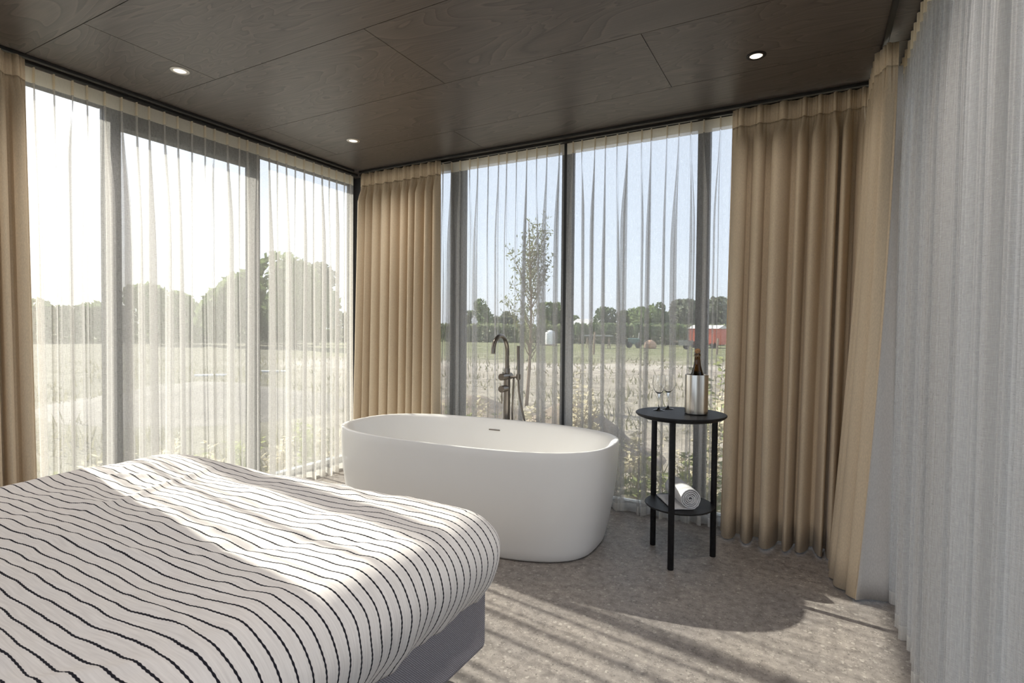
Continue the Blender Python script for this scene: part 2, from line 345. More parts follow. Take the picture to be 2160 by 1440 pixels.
# ------------------------------------------------------------------ mesh helpers
class MB:
    def __init__(s): s.v = []; s.f = []; s.mi = []; s.uv = None
    def add(s, vs, fs, mi=0):
        k = len(s.v); s.v += [tuple(v) for v in vs]; s.f += [tuple(i + k for i in f) for f in fs]; s.mi += [mi] * len(fs); return s
    def box(s, a, b, mi=0):
        x0, y0, z0 = a; x1, y1, z1 = b
        return s.add([(x0, y0, z0), (x1, y0, z0), (x1, y1, z0), (x0, y1, z0), (x0, y0, z1), (x1, y0, z1), (x1, y1, z1), (x0, y1, z1)],
                     [(3, 2, 1, 0), (4, 5, 6, 7), (0, 1, 5, 4), (1, 2, 6, 5), (2, 3, 7, 6), (3, 0, 4, 7)], mi)
    def grid(s, rows, closed=False, mi=0):
        k = len(s.v); nr = len(rows); nc = len(rows[0])
        for r in rows: s.v += [tuple(p) for p in r]
        for i in range(nr - 1):
            for j in range(nc if closed else nc - 1):
                j2 = (j + 1) % nc
                s.f.append((k + i * nc + j, k + i * nc + j2, k + (i + 1) * nc + j2, k + (i + 1) * nc + j)); s.mi.append(mi)
        return s
    def lathe(s, prof, c=(0, 0, 0), n=32, mi=0, caps=True):
        rows = [[(c[0] + r * cos(2 * pi * j / n), c[1] + r * sin(2 * pi * j / n), c[2] + z) for j in range(n)] for r, z in prof]
        k = len(s.v); s.grid(rows, True, mi)
        if caps:
            s.f.append(tuple(k + j for j in reversed(range(n)))); s.mi.append(mi)
            kk = k + (len(prof) - 1) * n; s.f.append(tuple(kk + j for j in range(n))); s.mi.append(mi)
        return s
    def tube(s, pts, rad, n=10, mi=0, caps=True):
        pts = [Vector(p) for p in pts]; rows = []
        if not hasattr(rad, '__len__'): rad = [rad] * len(pts)
        ref = None
        for i, p in enumerate(pts):
            d = (pts[min(i + 1, len(pts) - 1)] - pts[max(i - 1, 0)])
            d = d.normalized() if d.length > 1e-9 else Vector((0, 0, 1))
            if ref is None:
                ref = Vector((1, 0, 0)) if abs(d.x) < .9 else Vector((0, 1, 0))
            u = (ref - d * ref.dot(d))
            u = u.normalized() if u.length > 1e-6 else d.orthogonal().normalized()
            ref = u; v = d.cross(u)
            rows.append([p + (u * cos(2 * pi * j / n) + v * sin(2 * pi * j / n)) * rad[i] for j in range(n)])
        k = len(s.v); s.grid(rows, True, mi)
        if caps:
            s.f.append(tuple(k + j for j in reversed(range(n)))); s.mi.append(mi)
            kk = k + (len(rows) - 1) * n; s.f.append(tuple(kk + j for j in range(n))); s.mi.append(mi)
        return s
    def build(s, name, mat, parent=None, smooth=False, loc=None, bevel=0, solid=0):
        me = bpy.data.meshes.new(name); me.from_pydata(s.v, [], s.f); me.update()
        mats = mat if isinstance(mat, (list, tuple)) else [mat]
        for q in mats: me.materials.append(MATS[q])
        if len(mats) > 1: me.polygons.foreach_set('material_index', s.mi)
        if smooth: me.polygons.foreach_set('use_smooth', [True] * len(me.polygons))
        o = bpy.data.objects.new(name, me); col.objects.link(o)
        if parent: o.parent = parent
        if bevel:
            b = o.modifiers.new('b', 'BEVEL'); b.width = bevel; b.segments = 2; b.limit_method = 'ANGLE'
        if solid:
            b = o.modifiers.new('s', 'SOLIDIFY'); b.thickness = solid; b.offset = 0
        return o
def tag(o, label=None, cat=None, group=None, kind=None):
    if label: o['label'] = label
    if cat: o['category'] = cat
    if group: o['group'] = group
    if kind: o['kind'] = kind
    return o
def thing(name, label, cat, group=None, kind=None, loc=(0, 0, 0)):
    o = bpy.data.objects.new(name, None); o.empty_display_size = .1; col.objects.link(o); o.location = loc
    return tag(o, label, cat, group, kind)
def smooth01(t): t = max(0., min(1., t)); return t * t * (3 - 2 * t)
def lerp(a, b, t): return a + (b - a) * t
def autosmooth(o, ang=40):
    me = o.data; me.polygons.foreach_set('use_smooth', [True] * len(me.polygons))
    try: me.set_sharp_from_angle(angle=radians(ang))
    except Exception: pass

# ================================================================== STRUCTURE
CEIL = 2.505
XL, XR, YB, YF = -3.60, .50, 3.62, -1.7
fl = MB().box((XL - .10, YF - .1, -.22), (XR + .1, YB + .08, 0)).build('floor', 'terrazzo')
tag(fl, 'grey-brown speckled terrazzo-look floor', 'floor', kind='structure')
ce = MB().box((XL - .14, YF - .14, CEIL + .012), (XR + .14, YB + .14, CEIL + .22)).build('ceiling', 'dark_back')
tag(ce, 'dark brown stained plywood panel ceiling', 'ceiling', kind='structure')
rows_y = [-1.794 + .6 * i for i in range(3)] + [.006, .606, 1.206, 1.806, 2.408, 3.008, 3.70]
joint0 = {0: -2.1, 1: -3.0, 2: -1.2, 3: -2.4, 4: -1.35, 5: -2.79, 6: -1.742, 7: -3.17, 8: -2.106}
for r in range(9):
    y0, y1 = rows_y[r], rows_y[r + 1]
    y0 = max(y0, YF); y1 = min(y1, YB + .02)
    xs = [XL - .02]; x = joint0[r]
    while x < XR:
        xs.append(x); x += 2.485
    xs.append(XR + .02)
    for a, b in zip(xs[:-1], xs[1:]):
        if b - a < .05: continue
        MB().box((a + .0016, y0 + .0016, CEIL), (b - .0016, y1 - .0016, CEIL + .0135)).build('plywood_panel', 'stained_plywood', ce)
# solid walls behind the camera
tag(MB().box((XL - .06, YF, 0), (XL + .06, .40, CEIL)).build('wall_left', 'wall_panel'), 'plain solid wall beside the bed head', 'wall', kind='structure')

def window(name, label, axis, c, spans, post_edges, z0=.05, ztop=2.425, kind='window'):
    """axis 'x': wall at x=c running along y; axis 'y': wall at y=c running along x"""
    root = thing(name, label, kind, kind='structure')
    def bx(a0, a1, z_0, z_1, d, nm, mt, par=None):
        if axis == 'x': return MB().box((c - d, a0, z_0), (c + d, a1, z_1)).build(nm, mt, par or root)
        return MB().box((a0, c - d, z_0), (a1, c + d, z_1)).build(nm, mt, par or root)
    for a, b in post_edges: bx(a, b, 0, CEIL, .03, 'post', 'frame_alu')
    for a, b in spans:
        bx(a, b, ztop, CEIL, .04, 'head_rail', 'frame_alu'); bx(a, b, 0, z0, .04, 'sill_rail', 'frame_alu')
        bx(a, b, z0, z0 + .035, .03, 'sill_strip', 'sill_alu')
        bx(a, b, z0 + .035, ztop, .006, 'glass_pane', 'window_glass')
    return root
window('window_1', 'dark framed glazing behind the left sheer curtain', 'x', -3.57, [(.48, 1.632), (2.625, 3.53)], [(.40, .48), (1.632, 1.70), (2.56, 2.625), (3.53, 3.62)], ztop=2.44)
d1 = window('door_1', 'dark framed glass door in the left window wall', 'x', -3.57, [(1.712, 2.548)], [(1.70, 1.712), (2.548, 2.56)], .10, 2.345, 'door')
window('window_2', 'dark framed glazing behind the back sheer curtains', 'y', 3.60, [(-3.40, -2.52), (-2.40, -1.565), (-1.49, -.645), (-.571, .46)], [(-3.62, -3.40), (-2.52, -2.40), (-1.565, -1.49), (-.645, -.571), (.46, .54)], .02, 2.47)
window('window_3', 'dark framed glazing behind the right sheer curtain', 'x', .50, [(2.30, 3.55), (1.05, 2.22), (-.3, .97)], [(2.22, 2.30), (.97, 1.05), (-.38, -.3)], .04)
tag(MB().box((.46, YF, 0), (.56, -.38, CEIL)).build('wall_right', 'wall_panel'), 'plain solid wall behind the camera', 'wall', kind='structure')

window('fill_window', 'unseen dark framed glazing added behind the bed head for fill light', 'y', YF, [(-3.5, -2.2), (-2.12, -.92), (-.84, .46)], [(-2.2, -2.12), (-.92, -.84)], .04)  # unseen rear side, glazed to let in more fill light

# curtain tracks: two channels each
def track(label, segs):
    root = thing('curtain_track', label, 'curtain track')
    for (a, b) in segs:
        x0, x1 = sorted((a[0], b[0])); y0, y1 = sorted((a[1], b[1]))
        MB().box((x0 - .011, y0 - .011, CEIL - .018), (x1 + .011, y1 + .011, CEIL)).build('rail', 'rail_channel', root, bevel=.003)
    return root
track('black double curtain track along the left windows', [((-3.43, .42), (-3.43, 3.47)), ((-3.36, .42), (-3.36, 3.36))])
track('black double curtain track along the back windows', [((-3.40, 3.50), (.32, 3.50)), ((-3.33, 3.42), (.24, 3.42))])
track('black double curtain track along the right window', [((.365, -.4), (.365, 3.47)), ((.265, -.4), (.265, 3.36))])

# ================================================================== CURTAINS
def sheer(label, p0, p1, inward, seed, sp=.080, z0=.012, zh=2.402, zt=2.478, hemfun=None, group=None):
    rnd = random.Random(seed)
    p0 = Vector((*p0, 0)); p1 = Vector((*p1, 0)); d = (p1 - p0); Ln = d.length; d.normalize(); nrm = Vector((*inward, 0))
    n = max(2, int(round(Ln / sp))); step = Ln / n
    pl = []
    for i in range(n):
        cc = (i + .5) * step + rnd.uniform(-.010, .010)
        big = rnd.random()
        pl.append(dict(c=cc, lean=rnd.choice((-1, 1)) * (rnd.uniform(.020, .036) if rnd.random() < .42 else rnd.uniform(.006, .020)), dep=rnd.uniform(.022, .042),
                       op=(rnd.uniform(.0, .25) if big < .55 else rnd.uniform(.5, 1.0)), ph=rnd.uniform(0, 6.28), sw=rnd.uniform(-.012, .012),
                       turn=rnd.uniform(.10, .5)))
    ph = rnd.uniform(0, 6)
    def row(z):
        t = (zt - z) / (zt - z0)                   # 0 top .. 1 hem
        tt = smooth01((t - .03) / .25)
        low = smooth01((t - .15) / .85)
        pts = []
        for i, q in enumerate(pl):
            c = q['c'] + q['sw'] * low * 1.3 + .004 * sin(q['ph'] + 3 * t) * tt
            dep = lerp(.020, q['dep'] * (1 + .25 * low), tt)
            a = lerp(.0030, .0045 + .020 * q['op'], tt)
            r = lerp(.0028, .0050 + .012 * q['op'], tt)
            ln = q['lean'] * smooth01((t - .02) / q['turn'])
            bow = lambda u: -(.003 + .016 * low) * sin(pi * u) * (.6 + .4 * sin(ph + i * 1.7))
            nxt = pl[i + 1]['c'] + pl[i + 1]['sw'] * low * 1.3 if i + 1 < n else Ln + step * .3
            # double pinch: the cloth goes out, back and out again, so the fold is five layers thick
            l2 = ln * .92; v0 = dep * .16; dp2 = dep * .90; sg = 1 if ln >= 0 else -1
            loop = [(c - a, 0), (c - a * .6 + ln * .35 - r * .55, dep * .40), (c + ln * .8 - r, dep * .78), (c + ln, dep), (c + ln * .8 + r * .4, dep * .74),
                    (c + ln * .3 + r * .2, dep * .38), (c, v0), (c + l2 * .35 + r * .4, dp2 * .42), (c + l2 * .8 + r * .6, dp2 * .78), (c + l2 + r, dp2),
                    (c + l2 * .8 + r * 1.5, dp2 * .74), (c + a * .6 + l2 * .35 + r * .9, dp2 * .36), (c + a, 0)]
            if i == 0: pts.append((0, -.004))
            pts += loop
            e0 = c + a; e1 = (nxt - a) if i + 1 < n else Ln
            if i + 1 < n:
                for u in (.2, .4, .6, .8): pts.append((lerp(e0, e1, u), bow(u)))
            else: pts.append((max(e0 + .005, Ln), -.003))
        hz = 0
        return [p0 + d * u + nrm * v + Vector((0, 0, z)) for u, v in pts]
    def catmull(pts):
        out = []
        for i in range(len(pts) - 1):
            a = pts[max(i - 1, 0)]; b = pts[i]; c = pts[i + 1]; e = pts[min(i + 2, len(pts) - 1)]
            out.append(b)
            out.append((b * 9 + c * 9 - a - e) / 16)
        out.append(pts[-1]); return out
    root = thing('sheer_curtain', label, 'sheer curtain', group)
    zs = [zh - (zh - .065) * (k / 26) ** 1.25 for k in range(27)]
    MB().grid([catmull(row(z)) for z in zs]).build('cloth', 'sheer', root, True)
    def hemrow(z, f):
        rr = catmull(row(z))
        return [p + Vector((0, 0, f * (.012 * noise.noise(Vector((p.x * 2.2 + seed, p.y * 2.2, 0)))))) for p in rr]
    MB().grid([hemrow(.065, 0), hemrow(.04, .5), hemrow(z0, 1)]).build('hem', 'sheer_hem', root, True)
    MB().grid([catmull(row(z)) for z in (zt, (zt + zh) / 2, zh)]).build('header_tape', 'header_tape', root, True)
    return root
sheer('white sheer curtain across the left windows with the door', (-3.43, .90), (-3.43, 3.44), (1, 0), 3)
sheer('white sheer curtain at the back, left of the gap above the bath', (-3.38, 3.50), (-1.520, 3.50), (0, -1), 8)
sheer('white sheer curtain at the back, behind the side table', (-1.500, 3.50), (.24, 3.50), (0, -1), 15)
sheer('bluish white sheer curtain in the right foreground', (.365, 3.40), (.365, -.35), (-1, 0), 21, sp=.080)

def drape(label, top, bot, nf, depth_t, depth_b, inward, seed, z0=.012, z1=2.475, zh=2.375, endfade=0.0, flip=1, pw=1.0):
    """heavy pinch-pleated curtain; top / bot: plan polylines interpolated with height"""
    rnd = random.Random(seed)
    def along(pl, u):
        seg = [(Vector(b) - Vector(a)).length for a, b in zip(pl[:-1], pl[1:])]; T = sum(seg) * u
        for (a, b, s_) in zip(pl[:-1], pl[1:], seg):
            if T <= s_ + 1e-9:
                return Vector(a).lerp(Vector(b), T / s_ if s_ else 0), (Vector(b) - Vector(a)).normalized()
            T -= s_
        return Vector(pl[-1]), (Vector(pl[-1]) - Vector(pl[-2])).normalized()
    # uneven fold widths
    wd = [rnd.uniform(.6, 1.5) for _ in range(nf)]; S = sum(wd); ed = [0]
    for x in wd: ed.append(ed[-1] + x / S)
    dp = [rnd.uniform(.72, 1.15) for _ in range(nf + 1)]; ln = [rnd.uniform(-.4, .4) for _ in range(nf)]; bt = [rnd.uniform(.0, .6) for _ in range(nf)]; dr = [rnd.uniform(-.2, .2) for _ in range(nf)]
    K = 36
    def row(z):
        t = (z1 - z) / (z1 - z0); hb = smooth01((zh + .02 - z) / .16); tt = t ** pw
        out = []
        for i in range(nf):
            for k in range(K + (1 if i == nf - 1 else 0)):
                f = k / K; u = lerp(ed[i], ed[i + 1], f)
                pt, dt = along(top, u); pb, db = along(bot, u)
                p = pt.lerp(pb, tt); dd = dt.lerp(db, tt)
                dd = dd.normalized() if dd.length > 1e-6 else dt
                nn = Vector((-dd.y, dd.x)) * flip
                W = (ed[i + 1] - ed[i]) * lerp(sum((Vector(b) - Vector(a)).length for a, b in zip(top[:-1], top[1:])), sum((Vector(b) - Vector(a)).length for a, b in zip(bot[:-1], bot[1:])), tt)
                ph = 2 * pi * f
                fade = 1 - smooth01((u - (1 - endfade)) / endfade) * .85 if endfade else 1
                # body: deep rounded fold leaning over its neighbour
                rc = .11 + .07 * dp[i]; gg = (f - rc) / (1 - 2 * rc); lobe = max(0., sin(pi * gg)) ** .5 if 0 < gg < 1 else 0.
                body = lobe * lerp(depth_t, depth_b, t) * dp[i] * fade
                lat = (-bt[i] * sin(ph) / (2 * pi) + (ln[i] + dr[i] * t) * lobe * .5) * W * fade
                # header: triple pinch
                pin = (.5 - .5 * cos(ph)) ** 2 * .016 + .015 * abs(sin(1.5 * ph)) ** .8 * (.35 + .65 * lobe)
                # pinch point just under the header
                q = hb
                off = lerp(pin, body, q); lx = lerp(0, lat, q)
                out.append(Vector((*(p + nn * off + dd * lx), z)))
        return out
    root = thing('blackout_curtain', label, 'curtain')
    zs = [zh, zh - .015, zh - .035, zh - .06, zh - .09, zh - .13, zh - .18] + [zh - .18 - (zh - .18 - z0) * (k / 14) for k in range(1, 15)]
    MB().grid([row(z) for z in zs]).build('cloth', 'drape', root, True, solid=.0025)
    def hrow(z, s_):
        return [v for v in row(z)]
    MB().grid([row(z1), row(lerp(z1, zh, .5)), row(zh)]).build('pleat_header', 'drape_header', root, True, solid=.004)
    return root
drape('beige pleated curtain at the left edge of the left windows', [(-3.345, .42), (-3.345, 1.20)], [(-3.34, .42), (-3.34, 1.235)], 16, .05, .062, (1, 0), 31, flip=-1)
drape('beige pleated curtain in the corner behind the bath', [(-3.33, 3.425), (-2.51, 3.425)], [(-3.36, 3.43), (-2.50, 3.43)], 10, .06, .105, (0, -1), 37, flip=-1)
drape('beige pleated curtain behind the side table', [(-.425, 3.425), (.245, 3.425)], [(-.455, 3.43), (.20, 3.43)], 8, .065, .15, (0, -1), 44, flip=-1)
rd = drape('beige pleated curtain in the right corner, edge folded back to grey lining', [(.262, 3.36), (.262, 2.965), (.312, 2.945)], [(.225, 3.33), (.17, 3.05), (.193, 2.84)], 6, .035, .085, (-1, 0), 52, flip=-1, endfade=.22, pw=1.7)
# lining folded out at the leading edge of the right-hand curtain
rowsl = []
for k in range(25):
    z = lerp(2.37, .012, k / 24); t = ((2.475 - z) / 2.463) ** 1.7
    e = Vector((.312, 2.945)).lerp(Vector((.193, 2.84)), t)
    w_ = .14 * t
    rowsl.append([Vector((e.x + (.330 - e.x) * u, e.y + .075 * u * t + .012 * sin(u * 5) * t, z)) for u in (0, .12, .3, .5, .7, .85, 1)])
lo = MB().grid(rowsl).build('lining', 'lining', rd, True, solid=.002)
lo['label'] = 'grey curtain lining turned outward'

# ================================================================== BED AND DUVET
bed = thing('boxspring_bed', 'dark grey upholstered boxspring bed under the striped duvet', 'bed', loc=(0, 0, 0))
BX0, BX1, BY0, BY1 = -2.665, -.935, -.55, 1.55
bs = MB().box((BX0, BY0, .135), (BX1, BY1, .345)).build('boxspring', 'boxspring_fabric', bed, bevel=.018)
MB().box((BX0 + .03, BY0 + .03, .345), (BX1 - .03, BY1 - .04, .545)).build('mattress', 'mattress_fabric', bed, bevel=.05)
for x in (BX0 + .25, BX1 - .30):
    for y in (BY0 + .25, BY1 - .35):
        MB().lathe([(.03, 0), (.03, .135)], (x, y, 0), 16).build('leg', 'black_metal', bed)
MB().box((BX0 - .02, BY0 - .09, .1), (BX1 + .02, BY0 - .002, 1.05)).build('headboard', 'boxspring_fabric', bed, bevel=.02)

def build_duvet():
    A0, A1, B0, B1, R, ZT = -2.715, -.872, -.45, 1.585, .125, .600
    NX, NY = 230, 250
    drop = .155
    E = R * pi / 2 + drop                   # arc length over the edge
    rows = []; uvs = []
    def nz(x, y, s): return noise.noise(Vector((x * s, y * s, 3.3 + s)))
    def ridge(x, y, px, py, ang, ln, wd, h):
        dx, dy = x - px, y - py; u = dx * cos(ang) + dy * sin(ang); v = -dx * sin(ang) + dy * cos(ang)
        return h * math.exp(-(u / ln) ** 2 - (v / wd) ** 2)
    rnd = random.Random(5)
    rr = []
    for _ in range(46):                      # soft creases that radiate from the corner and cross the top
        rr.append((rnd.uniform(-2.6, -.95), rnd.uniform(-.2, 1.5), rnd.uniform(-.2, .9) if rnd.random() < .6 else rnd.uniform(-1.2, .2), rnd.uniform(.10, .38), rnd.uniform(.014, .040), rnd.uniform(-.008, .012)))
    for j in range(NY + 1):
        q = lerp(B0 - E + R, B1 + E - R, j / NY); row = []; ur = []
        for i in range(NX + 1):
            p = lerp(A0 - E + R, A1 + E - R, i / NX)
            cx = min(max(p, A0 + R), A1 - R); cy = min(max(q, B0 + R), B1 - R)
            dx, dy = p - cx, q - cy; ax, ay = abs(dx), abs(dy)
            Lq = max(ax, ay); dn = math.hypot(dx, dy)
            ux, uy = (dx / dn, dy / dn) if dn > 1e-9 else (0, 0)
            if Lq < R * pi / 2: h = R * sin(Lq / R); v = R * (1 - cos(Lq / R)); side = 0
            else: h = R; side = Lq - R * pi / 2; v = R + side
            s01 = min(1, side / drop); edge = min(1, Lq / (R * pi / 2))
            along_ = (q if ax > ay else p)
            # puffy bulge, then tucked under at the hem
            h += .018 * sin(pi * min(1, (Lq / E) * 1.1)) - .060 * s01 ** 2.2
            # gathers on the hanging side
            g = noise.noise(Vector((along_ * 9, .7 * side, 7))) * .6 + noise.noise(Vector((along_ * 22, side, 2))) * .4
            h += g * .024 * smooth01(edge - .25) * (.35 + .65 * s01)
            x = cx + ux * h; y = cy + uy * h
            z = ZT - v
            top = 1 - smooth01(Lq / (R * 1.2))
            cxx, cyy = cx, cy
            und = .014 * nz(p, q, 2.4) + .010 * nz(p, q, 5.5) + .0032 * nz(p, q, 15) + .0012 * nz(p, q, 34)
            for (a, b, an, l_, w_, hh) in rr: und += ridge(p, q, a, b, an, l_, w_, hh)
            # large shapes seen in the photograph
            und += ridge(p, q, -2.52, 1.36, .2, .32, .22, .020)
            und += ridge(p, q, -1.9, 1.36, .0, .38, .16, -.014)
            und += ridge(p, q, -1.15, 1.05, .3, .5, .4, .010)
            und += ridge(p, q, -1.7, 1.28, -.15, .5, .045, .012)
            und += ridge(p, q, -2.2, .95, -.35, .4, .05, .010)
            z += und * (.25 + .75 * top)
            y += (.010 * noise.noise(Vector((p * 5.2, q * 3.0, 9))) + .004 * noise.noise(Vector((p * 14, q * 8, 4)))) * (1 - .5 * edge)
            y += .010 * noise.noise(Vector((z * 16, q * 7, 5))) * smooth01(edge - .3) * (1 if ax > ay else 0)
            # uneven hem line
            z += s01 * .020 * noise.noise(Vector((along_ * 6, 1, 8)))
            row.append((x, y, z)); ur.append((p, q))
        rows.append(row); uvs.append(ur)
    mb = MB().grid(rows)
    o = mb.build('duvet', 'striped_cotton', None, True)
    me = o.data; uv = me.uv_layers.new(name='rest')
    flat = [c for r in uvs for c in r]
    vi = [0] * len(me.loops); me.loops.foreach_get('vertex_index', vi)
    buf = []
    for i in vi: buf += flat[i]
    uv.data.foreach_set('uv', buf)
    b = o.modifiers.new('s', 'SOLIDIFY'); b.thickness = .006; b.offset = -1
    tag(o, 'off-white duvet with thin dark stitched stripes, draped over the bed', 'duvet')
build_duvet()

# ================================================================== BATHTUB
TC, TA, TB, TTH, TZ = (-1.812, 2.813), .888, .4475, radians(2.4), .581
def se_ring(a, b, n, z, cnt=112):
    out = []
    for j in range(cnt):
        th = 2 * pi * j / cnt; c, s = cos(th), sin(th)
        u = a * math.copysign(abs(c) ** (2 / n), c); v = b * math.copysign(abs(s) ** (2 / n), s)
        # even the spacing: use radial form
        r = (abs(c / a) ** n + abs(s / b) ** n) ** (-1 / n)
        u, v = r * c, r * s
        out.append((TC[0] + u * cos(TTH) - v * sin(TTH), TC[1] + u * sin(TTH) + v * cos(TTH), z))
    return out
tub = thing('bathtub', 'white oval freestanding bathtub with slim rim', 'bathtub')
rings = []
def inset_out(z): return .050 * (1 - z / TZ) ** 1.8
for z, e in ((0.0, .020), (.006, .008), (.018, .001)): rings.append(se_ring(TA - 1.7 * inset_out(z) - e, TB - inset_out(z) - e, 3.1, z))
for k in range(1, 15):
    z = .018 + (TZ - .018 - .006) * k / 14; rings.append(se_ring(TA - 1.7 * inset_out(z), TB - inset_out(z), 3.1 - .55 * z, z))
rings += [se_ring(TA - .0015, TB - .0015, 2.78, TZ - .002), se_ring(TA - .005, TB - .005, 2.78, TZ)]
rings += [se_ring(TA - .014, TB - .014, 2.75, TZ - .0005), se_ring(TA - .020, TB - .020, 2.7, TZ - .004)]
for dz, e in ((.020, .030), (.045, .040), (.10, .058), (.17, .082), (.25, .112), (.33, .150), (.39, .195), (.42, .245), (.433, .31)):
    rings.append(se_ring(TA - e * (1.55 if e > .05 else 1.15), TB - e, 2.6, TZ - dz))
mb = MB().grid(rings, True)
k = len(mb.v); last = len(mb.v) - 112
mb.f.append(tuple(last + j for j in range(112))); mb.mi.append(0)
mb.f.append(tuple(reversed(range(112)))); mb.mi.append(0)
sh = mb.build('tub_shell', 'acrylic', tub, True); autosmooth(sh, 50)
# overflow slot on the far inner wall, drain in the floor
def tub_pt(u, v, z): return Vector((TC[0] + u * cos(TTH) - v * sin(TTH), TC[1] + u * sin(TTH) + v * cos(TTH), z))
ou = -.06; ov = TB - .0475
of = MB().box((-.042, -.006, -.004), (.042, .004, .004)).build('overflow_slot', 'brushed_nickel', tub, bevel=.002)
of.location = tub_pt(ou, ov, TZ - .072); of.rotation_euler = (radians(-14), 0, TTH)
dr = MB().lathe([(.0, 0), (.033, 0), (.033, .006), (.0, .008)], n=28, caps=False).build('drain_cap', 'brushed_nickel', tub, True); dr.location = tub_pt(0, 0, TZ - .433)

# ================================================================== BATH MIXER
fx, fy = -1.892, 3.385
tap = thing('bath_mixer', 'brushed nickel freestanding bath mixer with curved spout behind the tub', 'faucet', loc=(0, 0, 0))
MB().lathe([(.055, 0), (.055, .010), (.050, .014), (.0235, .014)], (fx, fy, 0), 32).build('base_plate', 'brushed_nickel', tap)
o = MB().lathe([(.0235, .014), (.0235, 0.8492)], (fx, fy, 0), 28).build('column', 'brushed_nickel', tap); autosmooth(o)
o = MB().lathe([(.021, 0.8512), (.021, 0.9179), (.0205, 0.92)], (fx, fy, 0), 28).build('collar', 'brushed_nickel', tap); autosmooth(o)
rs = .098; pts = [(fx, fy, 0.9179 + 0.1231 * k / 4) for k in range(5)]
for k in range(1, 19):
    a = pi * k / 18 * 1.0; pts.append((fx, fy - rs + rs * cos(a), 1.041 + rs * 1.12 * sin(a)))
pts.append((fx, fy - 2 * rs - .002, 1.0307))
o = MB().tube(pts, .0150, 20).build('spout', 'brushed_nickel', tap); autosmooth(o)
def ycyl(y0, y1, z, r, x=fx, n=28): return MB().tube([(x, y0, z), (x, y1, z)], r, n)
dv_ = o = ycyl(fy - .085, fy + .05, 0.8635, .0245).build('diverter', 'brushed_nickel', tap, bevel=.002); autosmooth(o)
MB().tube([(fx, fy - .06, 0.8871), (fx, fy - .06, 0.8984)], .004, 10).build('diverter_pin', 'brushed_nickel', dv_)
kn_ = o = ycyl(fy - .085, fy - .015, 0.7794, .0245).build('mixer_knob', 'brushed_nickel', tap, bevel=.002); autosmooth(o)
MB().tube([(fx, fy - .070, 0.7589), (fx, fy - .072, 0.6768)], .0050, 12).build('lever', 'brushed_nickel', kn_)
o = MB().tube([(fx + .02, fy, 0.8594), (fx + .088, fy, 0.8635)], .0085, 14).build('holder_arm', 'brushed_nickel', tap); autosmooth(o)
o = MB().tube([(fx + .091, fy, 0.8461), (fx + .091, fy, 0.882)], .0150, 18).build('holder', 'brushed_nickel', tap); autosmooth(o)
o = MB().tube([(fx + .091, fy, 0.841), (fx + .0885, fy, 1.079), (fx + .0885, fy, 1.081)], [.0105, .0115, .010], 18).build('hand_shower', 'brushed_nickel', tap); autosmooth(o)
hp = []
H = [Vector(q) for q in ((fx + .091, fy, 0.843), (fx + .097, fy + .002, 0.7486), (fx + .118, fy + .004, 0.6461), (fx + .148, fy + .006, 0.523), (fx + .165, fy + .01, .40), (fx + .155, fy + .015, .24), (fx + .11, fy + .02, .12), (fx + .06, fy + .025, .14), (fx + .035, fy + .028, .34), (fx + .030, fy + .028, .60), (fx + .036, fy + .028, .78), (fx + .038, fy + .028, .85))]
for i in range(len(H) - 1):
    a, b, c, d = H[max(i - 1, 0)], H[i], H[i + 1], H[min(i + 2, len(H) - 1)]
    for s in range(6):
        t = s / 6; hp.append(.5 * ((2 * b) + (c - a) * t + (2 * a - 5 * b + 4 * c - d) * t * t + (3 * b - a - 3 * c + d) * t ** 3))
hp.append(H[-1])
MB().tube(hp, .0068, 10).build('hose', 'brushed_nickel', tap, True)

# ================================================================== SIDE TABLE AND WHAT STANDS ON IT
tx, ty, TH = -.600, 2.955, .765
tb = thing('side_table', 'round black wooden side table with a lower shelf', 'table')
o = MB().lathe([(.0, -.030), (.150, -.030), (.190, -.028), (.222, -.016), (.231, -.007), (.231, -.002), (.228, 0), (.0, 0)], (tx, ty, TH), 64, caps=False).build('tabletop', 'black_wood', tb); autosmooth(o, 30)
o = MB().lathe([(.0, -.018), (.150, -.018), (.172, -.010), (.178, -.003), (.176, 0), (.0, 0)], (tx, ty, .285), 56, caps=False).build('shelf', 'black_wood', tb); autosmooth(o, 30)
for a in (-90, 30, 150):
    lx, ly = tx + .184 * cos(radians(a)), ty + .184 * sin(radians(a))
    o = MB().lathe([(.0145, 0), (.0155, .002), (.0155, TH - .026)], (lx, ly, 0), 20).build('leg', 'black_wood', tb); autosmooth(o)

cb = thing('wine_cooler', 'brushed steel wine cooler on the side table', 'wine cooler', loc=(0, 0, 0))
cx_, cy_ = -.521, 2.955
o = MB().lathe([(.052, .004), (.0580, .006), (.0585, .204), (.0580, .206), (.0545, .206), (.0540, .200), (.0540, .012), (.0, .012)], (cx_, cy_, TH), 56, caps=False).build('cylinder', 'brushed_steel', cb); autosmooth(o, 35)
o = MB().lathe([(.054, 0), (.0545, .005), (.0, .006)], (cx_, cy_, TH), 40, caps=False).build('base_ring', 'black_metal', cb); autosmooth(o)
bt = thing('wine_bottle', 'dark amber sparkling wine bottle in the steel cooler', 'bottle')
bz = TH + .0125
o = MB().lathe([(.0, 0), (.036, 0), (.040, .006), (.0405, .150), (.0385, .170), (.0330, .192), (.0255, .215), (.0190, .240), (.0155, .262), (.0142, .285), (.0150, .288), (.0155, .296), (.0150, .302), (.0120, .304)], (cx_ + .002, cy_, bz), 40).build('glass_body', 'bottle_glass', bt); autosmooth(o)
o = MB().lathe([(.0, .012), (.0340, .012), (.0365, .150), (.0345, .168), (.0295, .190), (.0235, .208), (.0, .208)], (cx_ + .002, cy_, bz), 36, caps=False).build('wine', 'black_metal', bt); autosmooth(o)
